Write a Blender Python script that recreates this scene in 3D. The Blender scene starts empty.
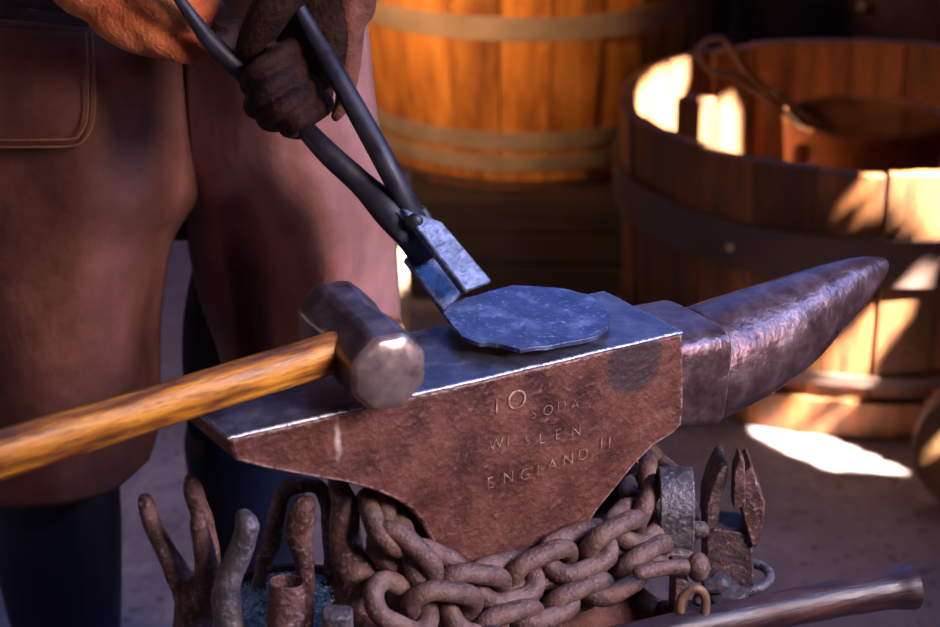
import bpy, bmesh, math, random
from mathutils import Vector as V, Matrix, noise
random.seed(4)
PI = math.pi
sc = bpy.context.scene
COL = sc.collection

# ---------------------------------------------------------------- camera
PITCH = math.radians(20.6); FP = 2000.0; CZ = 1.45
FW = V((0, math.cos(PITCH), -math.sin(PITCH))); UP = V((0, math.sin(PITCH), math.cos(PITCH)))
def ray(x, y):
    return FW + V((1, 0, 0)) * ((x - 470) / FP) + UP * ((313.5 - y) / FP)
def at(x, y, Y):                       # point at world depth Y along the sight line
    d = ray(x, y); return V((0, 0, CZ)) + d * (Y / d.y)
def atz(x, y, z):                      # point at height z
    d = ray(x, y); return V((0, 0, CZ)) + d * ((z - CZ) / d.z)
def dep(p):
    return (p - V((0, 0, CZ))).dot(FW)
cam = bpy.data.cameras.new('camera'); co = bpy.data.objects.new('camera', cam); COL.objects.link(co)
cam.sensor_fit = 'HORIZONTAL'; cam.sensor_width = 36; cam.lens = FP / 940 * 36
co.location = (0, 0, CZ); co.rotation_euler = (PI / 2 - PITCH, 0, 0)
cam.dof.use_dof = True; cam.dof.focus_distance = 1.83; cam.dof.aperture_fstop = 5.6
cam.clip_start = .05
sc.camera = co

# ---------------------------------------------------------------- materials
def mk(name):
    m = bpy.data.materials.new(name); m.use_nodes = True
    nt = m.node_tree; b = nt.nodes['Principled BSDF']; return m, nt, b
def N(nt, t, **k):
    n = nt.nodes.new(t)
    for a, v in k.items():
        if a.startswith('i_'): n.inputs[a[2:].replace('_', ' ')].default_value = v
        else: setattr(n, a, v)
    return n
def ramp(nt, src, stops, interp='LINEAR'):
    r = nt.nodes.new('ShaderNodeValToRGB'); r.color_ramp.interpolation = interp
    e = r.color_ramp.elements
    while len(e) < len(stops): e.new(.5)
    for i, (p, c) in enumerate(stops):
        e[i].position = p; e[i].color = (*c, 1) if len(c) == 3 else c
    nt.links.new(src, r.inputs[0]); return r.outputs[0]
def mixc(nt, f, a, b, mode='MIX'):
    n = nt.nodes.new('ShaderNodeMix'); n.data_type = 'RGBA'; n.blend_type = mode
    for s, v in ((0, f), (6, a), (7, b)):
        if hasattr(v, 'links') or isinstance(v, bpy.types.NodeSocket): nt.links.new(v, n.inputs[s])
        else: n.inputs[s].default_value = v if s == 0 else (*v, 1)
    return n.outputs[2]
def surf(name, cols, scale=30, stretch=(1, 1, 1), rough=(.5, .8), metal=0, bump=.3, bdist=.002, fine=160,
         island=0, speck=None, sheen=0, detail=6, edge=None, coat=0, spec=.5):
    m, nt, b = mk(name); L = nt.links
    tc = N(nt, 'ShaderNodeTexCoord'); mp = N(nt, 'ShaderNodeMapping'); mp.inputs['Scale'].default_value = stretch
    L.new(tc.outputs['Object'], mp.inputs[0])
    n1 = N(nt, 'ShaderNodeTexNoise'); n1.inputs['Scale'].default_value = scale; n1.inputs['Detail'].default_value = detail; n1.inputs['Roughness'].default_value = .62
    n2 = N(nt, 'ShaderNodeTexNoise'); n2.inputs['Scale'].default_value = fine; n2.inputs['Detail'].default_value = 4
    L.new(mp.outputs[0], n1.inputs[0]); L.new(mp.outputs[0], n2.inputs[0])
    k = len(cols); c = ramp(nt, n1.outputs[0], [(.3 + .4 * i / max(1, k - 1), cc) for i, cc in enumerate(cols)])
    if island:
        g = N(nt, 'ShaderNodeNewGeometry')
        mr = N(nt, 'ShaderNodeMapRange'); mr.inputs[3].default_value = 1 - island; mr.inputs[4].default_value = 1 + island
        L.new(g.outputs['Random Per Island'], mr.inputs[0])
        vm = N(nt, 'ShaderNodeVectorMath', operation='SCALE'); L.new(c, vm.inputs[0]); L.new(mr.outputs[0], vm.inputs['Scale']); c = vm.outputs[0]
    if speck:
        s = ramp(nt, n2.outputs[0], [(speck[1] - .06, (0, 0, 0)), (speck[1] + .14, (1, 1, 1))]); c = mixc(nt, s, c, speck[0])
    rv = N(nt, 'ShaderNodeMapRange'); rv.inputs[3].default_value = rough[0]; rv.inputs[4].default_value = rough[1]
    rv.inputs[1].default_value = .3; rv.inputs[2].default_value = .7
    L.new(n1.outputs[0], rv.inputs[0]); rr = rv.outputs[0]
    if edge:
        bv = N(nt, 'ShaderNodeBevel', samples=4); bv.inputs[0].default_value = edge[1]
        g2 = N(nt, 'ShaderNodeNewGeometry'); dt = N(nt, 'ShaderNodeVectorMath', operation='DOT_PRODUCT')
        L.new(bv.outputs[0], dt.inputs[0]); L.new(g2.outputs['Normal'], dt.inputs[1])
        ad = N(nt, 'ShaderNodeMath', operation='SUBTRACT'); ad.inputs[0].default_value = 1; L.new(dt.outputs['Value'], ad.inputs[1])
        ml = N(nt, 'ShaderNodeMath', operation='MULTIPLY'); L.new(ad.outputs[0], ml.inputs[0]); 
        nr = ramp(nt, n2.outputs[0], [(.35, (0, 0, 0)), (.6, (1, 1, 1))]); L.new(nr, ml.inputs[1])
        em = ramp(nt, ml.outputs[0], [(.006, (0, 0, 0)), (.07, (1, 1, 1))])
        c = mixc(nt, em, c, edge[0])
    L.new(c, b.inputs['Base Color']); L.new(rr, b.inputs['Roughness'])
    b.inputs['Metallic'].default_value = metal; b.inputs['Specular IOR Level'].default_value = spec
    b.inputs['Sheen Weight'].default_value = sheen
    b.inputs['Coat Weight'].default_value = coat
    if bump:
        mx = N(nt, 'ShaderNodeMath', operation='MULTIPLY_ADD'); L.new(n2.outputs[0], mx.inputs[0]); mx.inputs[1].default_value = .45; L.new(n1.outputs[0], mx.inputs[2])
        bp = N(nt, 'ShaderNodeBump'); bp.inputs['Strength'].default_value = bump; bp.inputs['Distance'].default_value = bdist
        L.new(mx.outputs[0], bp.inputs['Height']); L.new(bp.outputs[0], b.inputs['Normal'])
    return m
M = {}
M['rust'] = surf('rusty_forged_iron', [(.03, .011, .010), (.105, .034, .024), (.19, .07, .045)], 20, rough=(.45, .75), metal=.2, bump=1, bdist=.005, fine=170, detail=12, spec=.35,
                 speck=((.20, .095, .07), .64), edge=((.62, .42, .36), .004))
M['face'] = surf('dark_polished_steel', [(.05, .05, .075), (.13, .13, .18), (.26, .26, .33)], 30, rough=(.28, .55), metal=.75, bump=.6, bdist=.0016, fine=240, detail=10, edge=((.8, .8, .9), .003))
M['horn'] = surf('worn_horn_steel', [(.07, .035, .038), (.14, .078, .078), (.26, .17, .18)], 36, rough=(.25, .45), metal=.7, bump=.8, bdist=.003, fine=130, detail=9, edge=((.6, .45, .4), .003))
M['stamp'] = surf('stamped_bright_iron', [(.12, .045, .035), (.28, .15, .11), (.6, .43, .35)], 150, rough=(.5, .7), metal=.2, bump=0)
M['stain'] = surf('dark_oil_stain', [(.07, .04, .035), (.10, .055, .045)], 60, rough=(.5, .7), metal=.1, bump=.3, bdist=.0005)
M['plate'] = surf('scaled_steel_plate', [(.035, .05, .10), (.10, .13, .24), (.30, .36, .54)], 30, rough=(.3, .6), metal=.7, bump=.9, bdist=.003, fine=200, detail=10, speck=((.5, .58, .78), .66))
M['jaw'] = surf('worn_tong_steel', [(.035, .048, .09), (.10, .13, .22), (.28, .34, .50)], 55, rough=(.38, .6), metal=.55, bump=.9, bdist=.003, detail=10)
M['rein'] = surf('black_iron_rein', [(.010, .010, .018), (.03, .028, .045)], 50, rough=(.38, .6), metal=.3, bump=.4, bdist=.001)
M['hammer'] = surf('hammer_steel', [(.07, .05, .055), (.13, .10, .11), (.27, .19, .18)], 38, rough=(.26, .46), metal=.7, bump=.3, bdist=.001, fine=120)
M['hface'] = surf('polished_hammer_face', [(.3, .2, .2), (.42, .3, .28), (.55, .42, .4)], 60, rough=(.22, .42), metal=.75, bump=.3, bdist=.0006)
M['chain'] = surf('rusty_chain_iron', [(.045, .022, .02), (.13, .068, .055), (.23, .135, .11)], 55, rough=(.45, .75), metal=.2, bump=1, bdist=.003, fine=300, detail=10, speck=((.30, .19, .165), .64))
M['tool'] = surf('old_tool_iron', [(.032, .019, .022), (.09, .053, .053), (.17, .105, .10)], 45, rough=(.38, .65), metal=.35, bump=1, bdist=.004, fine=200, detail=10, speck=((.3,.24,.24),.62))
M['toolred'] = surf('reddish_tool_iron', [(.035, .018, .019), (.11, .048, .043), (.21, .105, .09)], 45, rough=(.4, .7), metal=.3, bump=1, bdist=.004, fine=200, detail=10, speck=((.34,.24,.23),.62))
M['toolgrey'] = surf('grey_tool_iron', [(.04, .035, .042), (.10, .085, .10), (.19, .16, .18)], 45, rough=(.35, .6), metal=.4, bump=1, bdist=.004, fine=200, detail=10, speck=((.3,.27,.3),.62))
M['wood_handle'] = surf('varnished_ash', [(.03, .012, .012), (.22, .07, .010), (.60, .22, .016), (.85, .40, .05)], 11, stretch=(1, 7, 7), rough=(.28, .5), bump=.7, bdist=.002, fine=60, speck=((.05, .025, .03), .62), detail=11, coat=0)
M['dark_handle'] = surf('dark_waxed_wood', [(.012, .008, .012), (.035, .014, .016), (.085, .03, .024)], 14, stretch=(1, 6, 6), rough=(.3, .5), bump=.6, bdist=.0015, fine=60, coat=0)
M['leather'] = surf('lit_apron_leather', [(.14, .055, .045), (.28, .115, .095), (.42, .20, .17)], 6, rough=(.55, .85), bump=.6, bdist=.005, fine=60, sheen=.1, detail=9, spec=.25)  # right leaf: same leather, its light put into a paler base
M['leather_shaded'] = surf('shaded_apron_leather', [(.06, .02, .013), (.15, .053, .036), (.27, .105, .078)], 6, rough=(.55, .85), bump=.6, bdist=.005, fine=60, detail=9, spec=.25)  # left leaf and pocket: same leather, shade put into a darker base
M['suede'] = surf('orange_suede', [(.28, .06, .02), (.52, .13, .04), (.66, .22, .08)], 26, rough=(.8, .95), bump=1, bdist=.005, fine=260, sheen=.15, spec=.1)
M['glove'] = surf('dark_brown_glove_leather', [(.006, .0025, .002), (.018, .0065, .0045), (.042, .015, .010)], 34, rough=(.55, .8), bump=1, bdist=.005, fine=140, detail=9, spec=.12)  # brown leather darkened further, shade on the hand put into its colour
M['cuff'] = surf('red_brown_cuff_leather', [(.08, .026, .018), (.20, .07, .045)], 34, rough=(.6, .85), bump=1, bdist=.005, fine=140, sheen=.05, spec=.2)
M['shirt'] = surf('dark_purple_cloth', [(.014, .010, .02), (.028, .018, .034)], 20, rough=(.8, .95), bump=.4)
M['trouser'] = surf('dark_trouser_cloth', [(.016, .014, .022), (.035, .03, .045)], 20, rough=(.75, .95), bump=.4, fine=400, spec=.15)
M['boot'] = surf('dark_blue_boot_leather', [(.008, .010, .026), (.018, .024, .052)], 12, rough=(.4, .6), bump=.4, bdist=.002, spec=.25)
M['skin'] = surf('skin', [(.5, .27, .2), (.6, .34, .26)], 20, rough=(.5, .6), bump=.1)
M['skin_blue'] = surf('purple_finger_skin', [(.46, .30, .36), (.58, .42, .46)], 40, rough=(.45, .6), bump=.2)  # purple-tinted skin for the finger tips
M['hair'] = surf('dark_hair', [(.03, .02, .015), (.05, .03, .02)], 60, rough=(.6, .8), bump=.6)
M['thread'] = surf('tan_stitching', [(.22, .09, .04), (.32, .14, .06)], 90, rough=(.7, .9), bump=.2)
M['barrel'] = surf('golden_oak', [(.16, .04, .006), (.5, .16, .018), (.72, .27, .04)], 7, stretch=(3, 3, .6), rough=(.45, .7), bump=.4, bdist=.002, island=.28, detail=8)
M['hoop_pale'] = surf('pale_grey_hoop', [(.26, .17, .11), (.42, .29, .19)], 12, rough=(.5, .7), metal=.1, bump=.3)
M['tub'] = surf('weathered_tub_staves', [(.04, .014, .006), (.15, .05, .014), (.26, .09, .024)], 8, stretch=(3, 3, .5), rough=(.6, .85), bump=.7, bdist=.004, island=.3, detail=8)
M['hoop_dark'] = surf('dark_tub_hoop', [(.06, .035, .032), (.11, .06, .05)], 14, rough=(.5, .75), metal=.1, bump=.4)
M['pot'] = surf('rusty_bucket_iron', [(.14, .045, .016), (.28, .10, .03), (.38, .15, .05)], 18, rough=(.5, .75), metal=.1, bump=.5)
M['wire'] = surf('rusty_wire', [(.16, .08, .05), (.28, .15, .09)], 30, rough=(.5, .7), metal=.3, bump=.2)
M['darkwood'] = surf('dark_timber', [(.010, .0035, .0025), (.022, .008, .005), (.034, .013, .008)], 7, stretch=(1, 1, 5), rough=(.6, .9), bump=.4, bdist=.003, island=.3)  # near-black brown, tint varied per board
M['redwood'] = surf('dark_red_post', [(.12, .035, .028), (.24, .075, .055)], 8, stretch=(4, 4, .6), rough=(.6, .8), bump=.4)
M['blacksteel'] = surf('sooty_black_iron', [(.04, .02, .026), (.08, .04, .045)], 12, rough=(.35, .6), metal=.2, bump=.3)
M['stump'] = surf('chopped_stump_wood', [(.06, .035, .025), (.13, .08, .055)], 14, stretch=(2, 2, 1), rough=(.7, .9), bump=.7, bdist=.003)
M['log'] = surf('log_bark', [(.12, .055, .022), (.26, .12, .045)], 14, rough=(.7, .9), bump=1, bdist=.006)
M['filings'] = surf('blue_iron_filings', [(.03, .09, .22), (.13, .32, .62), (.6, .8, .95)], 170, rough=(.2, .5), metal=.25, bump=1, bdist=.003, fine=600)
M['chunk'] = surf('coal_chunk', [(.022, .016, .02), (.065, .05, .055)], 60, rough=(.4, .7), bump=.6, bdist=.002)
# ground: trodden dirt
def ground_mat():
    m, nt, b = mk('trodden_dirt'); L = nt.links
    tc = N(nt, 'ShaderNodeTexCoord')
    n1 = N(nt, 'ShaderNodeTexNoise', i_Scale=3.2, i_Detail=8.0); n2 = N(nt, 'ShaderNodeTexNoise', i_Scale=55.0, i_Detail=6.0)
    n3 = N(nt, 'ShaderNodeTexVoronoi', i_Scale=14.0)
    for n in (n1, n2, n3): L.new(tc.outputs['Object'], n.inputs[0])
    c = ramp(nt, n1.outputs[0], [(.3, (.15, .11, .118)), (.5, (.215, .16, .168)), (.7, (.28, .205, .21))])
    s = ramp(nt, n2.outputs[0], [(.58, (0, 0, 0)), (.72, (1, 1, 1))]); c = mixc(nt, s, c, (.27, .19, .18))
    s2 = ramp(nt, n2.outputs[0], [(.30, (1, 1, 1)), (.40, (0, 0, 0))]); c = mixc(nt, s2, c, (.08, .055, .055))
    L.new(c, b.inputs['Base Color']); b.inputs['Roughness'].default_value = .9
    a = N(nt, 'ShaderNodeMath', operation='MULTIPLY_ADD'); L.new(n2.outputs[0], a.inputs[0]); a.inputs[1].default_value = .6; L.new(n3.outputs[0], a.inputs[2])
    bp = N(nt, 'ShaderNodeBump', i_Strength=.9, i_Distance=.012); L.new(a.outputs[0], bp.inputs['Height']); L.new(bp.outputs[0], b.inputs['Normal'])
    return m
M['ground'] = ground_mat()

# ---------------------------------------------------------------- object helpers
def empty(name, loc=(0, 0, 0), rot=(0, 0, 0)):
    o = bpy.data.objects.new(name, None); COL.objects.link(o); o.location = loc; o.rotation_euler = rot
    o.empty_display_size = .05; return o
def tag(o, label=None, cat=None, group=None, kind=None):
    for k, v in (('label', label), ('category', cat), ('group', group), ('kind', kind)):
        if v: o[k] = v
    return o
def obj(name, bm, mats, parent=None, smooth=True, bevel=0, remesh=0, solid=0, sub=0, origin=None, ang=35):
    me = bpy.data.meshes.new(name)
    bmesh.ops.recalc_face_normals(bm, faces=bm.faces)
    if origin is not None:
        bmesh.ops.translate(bm, verts=bm.verts, vec=-V(origin))
    bm.to_mesh(me); bm.free()
    for m in (mats if isinstance(mats, (list, tuple)) else [mats]): me.materials.append(M[m])
    o = bpy.data.objects.new(name, me); COL.objects.link(o)
    if origin is not None: o.location = origin
    if smooth:
        for p in me.polygons: p.use_smooth = True
        if not remesh and ang < 180: me.set_sharp_from_angle(angle=math.radians(ang))
    if solid:
        md = o.modifiers.new('solid', 'SOLIDIFY'); md.thickness = solid; md.offset = 1
    if remesh:
        md = o.modifiers.new('remesh', 'REMESH'); md.mode = 'VOXEL'; md.voxel_size = remesh; md.use_smooth_shade = True
        md = o.modifiers.new('smooth', 'SMOOTH'); md.factor = .5; md.iterations = 4
    if bevel:
        md = o.modifiers.new('bevel', 'BEVEL'); md.width = bevel; md.segments = 2; md.limit_method = 'ANGLE'; md.angle_limit = math.radians(32)
    if sub:
        md = o.modifiers.new('sub', 'SUBSURF'); md.levels = sub; md.render_levels = sub
    if parent is not None:
        bpy.context.view_layer.update()
        o.parent = parent; o.matrix_parent_inverse = Matrix.Identity(4)
        o.matrix_basis = parent_matrix(parent).inverted() @ o.matrix_basis
    return o
def parent_matrix(p):
    m = p.matrix_basis.copy()
    if p.parent: m = parent_matrix(p.parent) @ m
    return m
def box(bm, c, s, rot=None):
    m = Matrix.Translation(V(c)) @ (rot.to_4x4() if rot is not None else Matrix.Identity(4)) @ Matrix.Diagonal((*s, 1))
    return bmesh.ops.create_cube(bm, size=1, matrix=m)['verts']
def spline(pts, k=6):
    """Catmull-Rom through tuples of floats."""
    n = len(pts); out = []
    for i in range(n - 1):
        p0 = pts[max(0, i - 1)]; p1 = pts[i]; p2 = pts[i + 1]; p3 = pts[min(n - 1, i + 2)]
        for j in range(k):
            t = j / k
            out.append(tuple(.5 * ((2 * b) + (-a + c) * t + (2 * a - 5 * b + 4 * c - d) * t * t + (-a + 3 * b - 3 * c + d) * t ** 3)
                             for a, b, c, d in zip(p0, p1, p2, p3)))
    out.append(tuple(pts[-1])); return out
def sweep(bm, P, R, n=14, ref=V((0, 0, 1)), e=2.0, closed=False, cap='round', jit=0, mat=0, twist=0):
    """P: points, R: (a,b) half sizes: a along side = T x ref, b along up; e: superellipse power."""
    P = [V(p) for p in P]; R = [(r, r) if not isinstance(r, (tuple, list)) else r for r in R]
    m = len(P); rings = []; T = []
    for i in range(m):
        a = P[(i - 1) % m] if closed else P[max(0, i - 1)]; b = P[(i + 1) % m] if closed else P[min(m - 1, i + 1)]
        T.append((b - a).normalized())
    side = T[0].cross(ref).normalized()
    S = []
    for i in range(m):
        side = (side - T[i] * side.dot(T[i])).normalized(); S.append(side.copy())
    seq = [(P[i], R[i], T[i], S[i]) for i in range(m)]
    if cap == 'round' and not closed:
        def capr(p, r, t, s, sg):
            o = []
            for q in (80, 55, 30):
                a = math.radians(q); o.append((p + t * (sg * min(r) * math.sin(a)), (r[0] * math.cos(a), r[1] * math.cos(a)), t, s))
            return o
        seq = capr(*seq[0], -1) + seq + list(reversed(capr(*seq[-1], 1)))
    for p, r, t, s in seq:
        u = s.cross(t).normalized(); ring = []
        for k in range(n):
            th = 2 * PI * k / n + twist; c, sn = math.cos(th), math.sin(th)
            x = math.copysign(abs(c) ** (2 / e), c) * r[0]; y = math.copysign(abs(sn) ** (2 / e), sn) * r[1]
            q = p + s * x + u * y
            if jit: q = q + noise.noise_vector(q * 60) * jit
            ring.append(bm.verts.new(q))
        rings.append(ring)
    cnt = len(rings)
    for i in range(cnt if closed else cnt - 1):
        a, b = rings[i], rings[(i + 1) % cnt]
        for k in range(n):
            f = bm.faces.new((a[k], a[(k + 1) % n], b[(k + 1) % n], b[k])); f.material_index = mat
    if not closed:
        f = bm.faces.new(rings[0]); f.material_index = mat
        f = bm.faces.new(rings[-1]); f.material_index = mat
    return rings
def pxs(L):
    """(px, py, Y, r_px) -> points and metric radii"""
    P = []; R = []
    for q in L:
        p = at(q[0], q[1], q[2]); P.append(p); k = dep(p) / FP
        R.append(tuple(r * k for r in q[3]) if isinstance(q[3], (tuple, list)) else q[3] * k)
    return P, R
def tube(bm, L, n=14, k=6, **kw):
    L2 = []
    for q in L:
        r = q[3] if isinstance(q[3], (tuple, list)) else (q[3], q[3]); L2.append((q[0], q[1], q[2], r[0], r[1]))
    S = spline(L2, k); P, R = pxs([(s[0], s[1], s[2], (max(s[3], .5), max(s[4], .5))) for s in S])
    return sweep(bm, P, R, n=n, **kw)
def wtube(bm, L, n=14, k=6, **kw):     # same in world units: (x,y,z,r)
    S = spline([tuple(q) for q in L], k)
    return sweep(bm, [s[:3] for s in S], [max(s[3], .001) for s in S], n=n, **kw)
def ico(bm, c, r, sub=2, sc_=(1, 1, 1), jit=0, seed=0, rot=None):
    m = Matrix.Translation(V(c)) @ (rot.to_4x4() if rot is not None else Matrix.Identity(4)) @ Matrix.Diagonal((*sc_, 1))
    vs = bmesh.ops.create_icosphere(bm, subdivisions=sub, radius=r, matrix=m)['verts']
    if jit:
        for v in vs: v.co += noise.noise_vector(v.co * (1.2 / r) + V((seed * 7.3, 0, 0))) * jit
    return vs
def lathe(bm, prof, c=(0, 0, 0), n=48, a0=0, a1=2 * PI, close=True):
    full = abs(a1 - a0 - 2 * PI) < 1e-6; m = n if full else n + 1; rings = []
    for i in range(m):
        a = a0 + (a1 - a0) * i / n
        rings.append([bm.verts.new((c[0] + r * math.cos(a), c[1] + r * math.sin(a), c[2] + z)) for r, z in prof])
    k = len(prof)
    for i in range(n):
        a, b = rings[i], rings[(i + 1) % m]
        for j in range(k if close else k - 1):
            bm.faces.new((a[j], b[j], b[(j + 1) % k], a[(j + 1) % k]))
def staves(bm, n, rf, z0, z1, th, gap=.003, zs=8, topvar=0, gaps={}, seed=1):
    rnd = random.Random(seed); w = 2 * PI / n
    for i in range(n):
        g = gaps.get(i, gap); zt = z1 + rnd.uniform(-topvar, topvar); dr = rnd.uniform(-1, 1) * th * .12
        cols = []
        for zi in range(zs + 1):
            z = z0 + (zt - z0) * zi / zs; r = rf(z) + dr; sec = []
            for rr in (r, r - th):
                ga = g / rr; ks = range(4) if rr == r else reversed(range(4))
                for q in ks:
                    a = i * w + ga / 2 + (w - ga) * q / 3
                    sec.append(bm.verts.new((rr * math.cos(a), rr * math.sin(a), z)))
            cols.append(sec)
        for zi in range(zs):
            a, b = cols[zi], cols[zi + 1]
            for q in range(8): bm.faces.new((a[q], a[(q + 1) % 8], b[(q + 1) % 8], b[q]))
        bm.faces.new(cols[0]); bm.faces.new(cols[-1])

# ---------------------------------------------------------------- the setting
bm = bmesh.new(); bmesh.ops.create_grid(bm, x_segments=90, y_segments=90, size=7)
for v in bm.verts:
    v.co.z = noise.noise(v.co * 1.7) * .008 + noise.noise(v.co * 6) * .006 - .008
    v.co.y += 4
fl = obj('floor', bm, 'ground', ang=180); fl.data.flip_normals() if fl.data.polygons[0].normal.z < 0 else None; tag(fl, kind='structure')
# back fence of dark planks put in as a dark background, low enough for the open sky above it
bm = bmesh.new(); x = -5.0
while x < 5:
    w = random.uniform(.16, .24); box(bm, (x + w / 2, 5.75 + random.uniform(-.006, .006), .50), (w - .006, .035, 1.0 + random.uniform(-.03, .03))); x += w
tag(obj('wall_back', bm, 'darkwood', smooth=False), kind='structure')

# ---------------------------------------------------------------- anvil
TH = math.radians(31.294); AO = V((-.0323, 1.6210, .80)); HW = .0625; HL = .2248
AL = V((math.cos(TH), math.sin(TH), 0)); AD = V((-math.sin(TH), math.cos(TH), 0))
def A(x, y, z): return AO + AL * x + AD * y + V((0, 0, z))
def apx(px, py, yl):                     # sight line meets the vertical plane y = yl of the anvil
    o = AO + AD * yl; d = ray(px, py); t = (o - V((0, 0, CZ))).dot(AD) / d.dot(AD); return V((0, 0, CZ)) + d * t
anv = empty('anvil', A(.05, 0, -.29), (0, 0, TH))
tag(anv, 'large rusty iron anvil with stamped lettering on its side, standing on the stump', 'anvil')
bm = bmesh.new()
prof = [(-.0022, -.2246, .2248, .0625), (-.022, -.219, .2255, .0625), (-.034, -.196, .227, .0625), (-.0484, -.163, .228, .0625), (-.0575, -.141, .2285, .0624), (-.0658, -.1216, .229, .0622),
        (-.079, -.096, .2295, .062), (-.0933, -.0744, .2295, .061), (-.100, -.066, .222, .060), (-.108, -.0575, .200, .059), (-.1244, -.0454, .180, .057), (-.143, -.0365, .162, .055), (-.162, -.0307, .143, .053),
        (-.178, -.030, .130, .053), (-.192, -.036, .126, .054), (-.206, -.050, .134, .057), (-.222, -.073, .152, .064), (-.240, -.100, .176, .075), (-.256, -.120, .196, .088), (-.27, -.128, .206, .096), (-.292, -.130, .208, .098)]
rings = []
NXS, NYS = 26, 8
for z, x0, x1, w in prof:
    ring = []
    per = [(x0 + (x1 - x0) * i / NXS, -w) for i in range(NXS)] + [(x1, -w + 2 * w * i / NYS) for i in range(NYS)] + \
          [(x1 - (x1 - x0) * i / NXS, w) for i in range(NXS)] + [(x0, w - 2 * w * i / NYS) for i in range(NYS)]
    for x, y in per:
        j = noise.noise(V((x * 14, y * 14, z * 14))) * .0012
        ring.append(bm.verts.new(A(x + j * .6, y + j, z)))
    rings.append(ring)
for a, b in zip(rings[:-1], rings[1:]):
    n = len(a)
    for k in range(n): bm.faces.new((a[k], a[(k + 1) % n], b[(k + 1) % n], b[k]))
bm.faces.new(rings[0]); bm.faces.new(rings[-1])
obj('body', bm, 'rust', anv, bevel=.0022, ang=38)
# hardened face plate with slightly uneven edges
bm = bmesh.new()
nx, ny_ = 46, 12; g = []
for i in range(nx + 1):
    row = []
    for j in range(ny_ + 1):
        x = -HL - .0006 + (2 * HL + .0012) * i / nx; y = -HW - .0005 + (2 * HW + .001) * j / ny_
        e = .0011 * noise.noise(V((x * 60, y * 60, 3))) if (i in (0, nx) or j in (0, ny_)) else 0
        z = noise.noise(V((x * 18, y * 18, 0))) * .0005
        row.append(bm.verts.new(A(x + e * (i in (0, nx)), y + e * (j in (0, ny_)), z)))
    g.append(row)
for i in range(nx):
    for j in range(ny_): bm.faces.new((g[i][j], g[i + 1][j], g[i + 1][j + 1], g[i][j + 1]))
r_ = bmesh.ops.extrude_face_region(bm, geom=list(bm.faces))
for v in [q for q in r_['geom'] if isinstance(q, bmesh.types.BMVert)]: v.co.z -= .0032
fp = obj('face_plate', bm, 'face', anv, bevel=.0014, ang=30); tag(fp, 'smooth bluish steel top face')
# cutting table between face and horn, then the horn
bm = bmesh.new()
P = []; R = []
for x, w, zt, zb in [(.215, .0600, -.0125, -.103), (.25, .0600, -.0125, -.109), (.2835, .0595, -.0135, -.113)]:
    P.append(A(x, 0, (zt + zb) / 2)); R.append((w, (zt - zb) / 2))
sweep(bm, P, R, n=40, e=5.5, cap='flat')
obj('cutting_table', bm, 'horn', anv, bevel=.0015, ang=35)
bm = bmesh.new(); P = []; R = []
for x, w, zt, zb in spline([(.225, .056, -.018, -.105), (.284, .0565, -.016, -.122), (.31, .0555, -.0125, -.121), (.35, .052, -.008, -.113), (.40, .045, -.003, -.094), (.44, .0345, .002, -.071), (.475, .026, .004, -.050), (.50, .0185, .004, -.035), (.516, .0115, .001, -.022), (.5235, .0065, -.002, -.016), (.526, .003, -.005, -.012)], 5):
    P.append(A(x, 0, (zt + zb) / 2)); R.append((w, (zt - zb) / 2))
sweep(bm, P, R, n=36, e=2.15, cap='flat', jit=.0006)
obj('horn', bm, 'horn', anv, ang=60)
# round oily stain and a pale drip on the side, in the rust material
def blot(cen, rad, scl, col, soft, amt):
    nt = M['rust'].node_tree; L = nt.links; b = nt.nodes['Principled BSDF']; src = b.inputs['Base Color'].links[0].from_socket
    tc = N(nt, 'ShaderNodeTexCoord'); nz = N(nt, 'ShaderNodeTexNoise', i_Scale=90.0, i_Detail=5.0); L.new(tc.outputs['Object'], nz.inputs[0])
    su = N(nt, 'ShaderNodeVectorMath', operation='SUBTRACT'); L.new(tc.outputs['Object'], su.inputs[0]); su.inputs[1].default_value = cen
    sc_ = N(nt, 'ShaderNodeVectorMath', operation='MULTIPLY'); L.new(su.outputs[0], sc_.inputs[0]); sc_.inputs[1].default_value = scl
    ln = N(nt, 'ShaderNodeVectorMath', operation='LENGTH'); L.new(sc_.outputs[0], ln.inputs[0])
    ad = N(nt, 'ShaderNodeMath', operation='MULTIPLY_ADD'); L.new(nz.outputs[0], ad.inputs[0]); ad.inputs[1].default_value = rad * amt; L.new(ln.outputs['Value'], ad.inputs[2])
    e = rad * (1 + amt * .5); f = ramp(nt, ad.outputs[0], [(e * (1 - soft), (1, 1, 1)), (e, (0, 0, 0))])
    L.new(mixc(nt, f, src, col), b.inputs['Base Color'])
q1 = apx(634, 362, -HW); blot(q1, .033, (1, 1, .95), (.05, .028, .028), .18, .25)
q2 = apx(338, 437, -HW); blot(q2, .0036, (1, 1, .16), (.6, .46, .42), .5, 2.2)
def lettering(txts):
    made = []
    for s, px, py, h, wd in txts:
        cu = bpy.data.curves.new('t', 'FONT'); cu.body = s; cu.size = h; cu.extrude = .0001; cu.offset = -.0004 if h > .012 else -.0003; cu.space_character = wd
        o = bpy.data.objects.new('t', cu); COL.objects.link(o)
        p = apx(px, py, -HW); l = p - AO
        rot = Matrix((AL, V((0, 0, 1)), -AD)).transposed()
        o.matrix_world = Matrix.Translation(A(l.dot(AL), -HW - .0009, l.z)) @ rot.to_4x4(); made.append(o)
    dg = bpy.context.evaluated_depsgraph_get(); dg.update(); bm = bmesh.new()
    for o in made:
        me = bpy.data.meshes.new_from_object(o.evaluated_get(dg)); me.transform(o.matrix_world); bm.from_mesh(me); bpy.data.meshes.remove(me)
    for o in made: bpy.data.objects.remove(o)
    return bm
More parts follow.
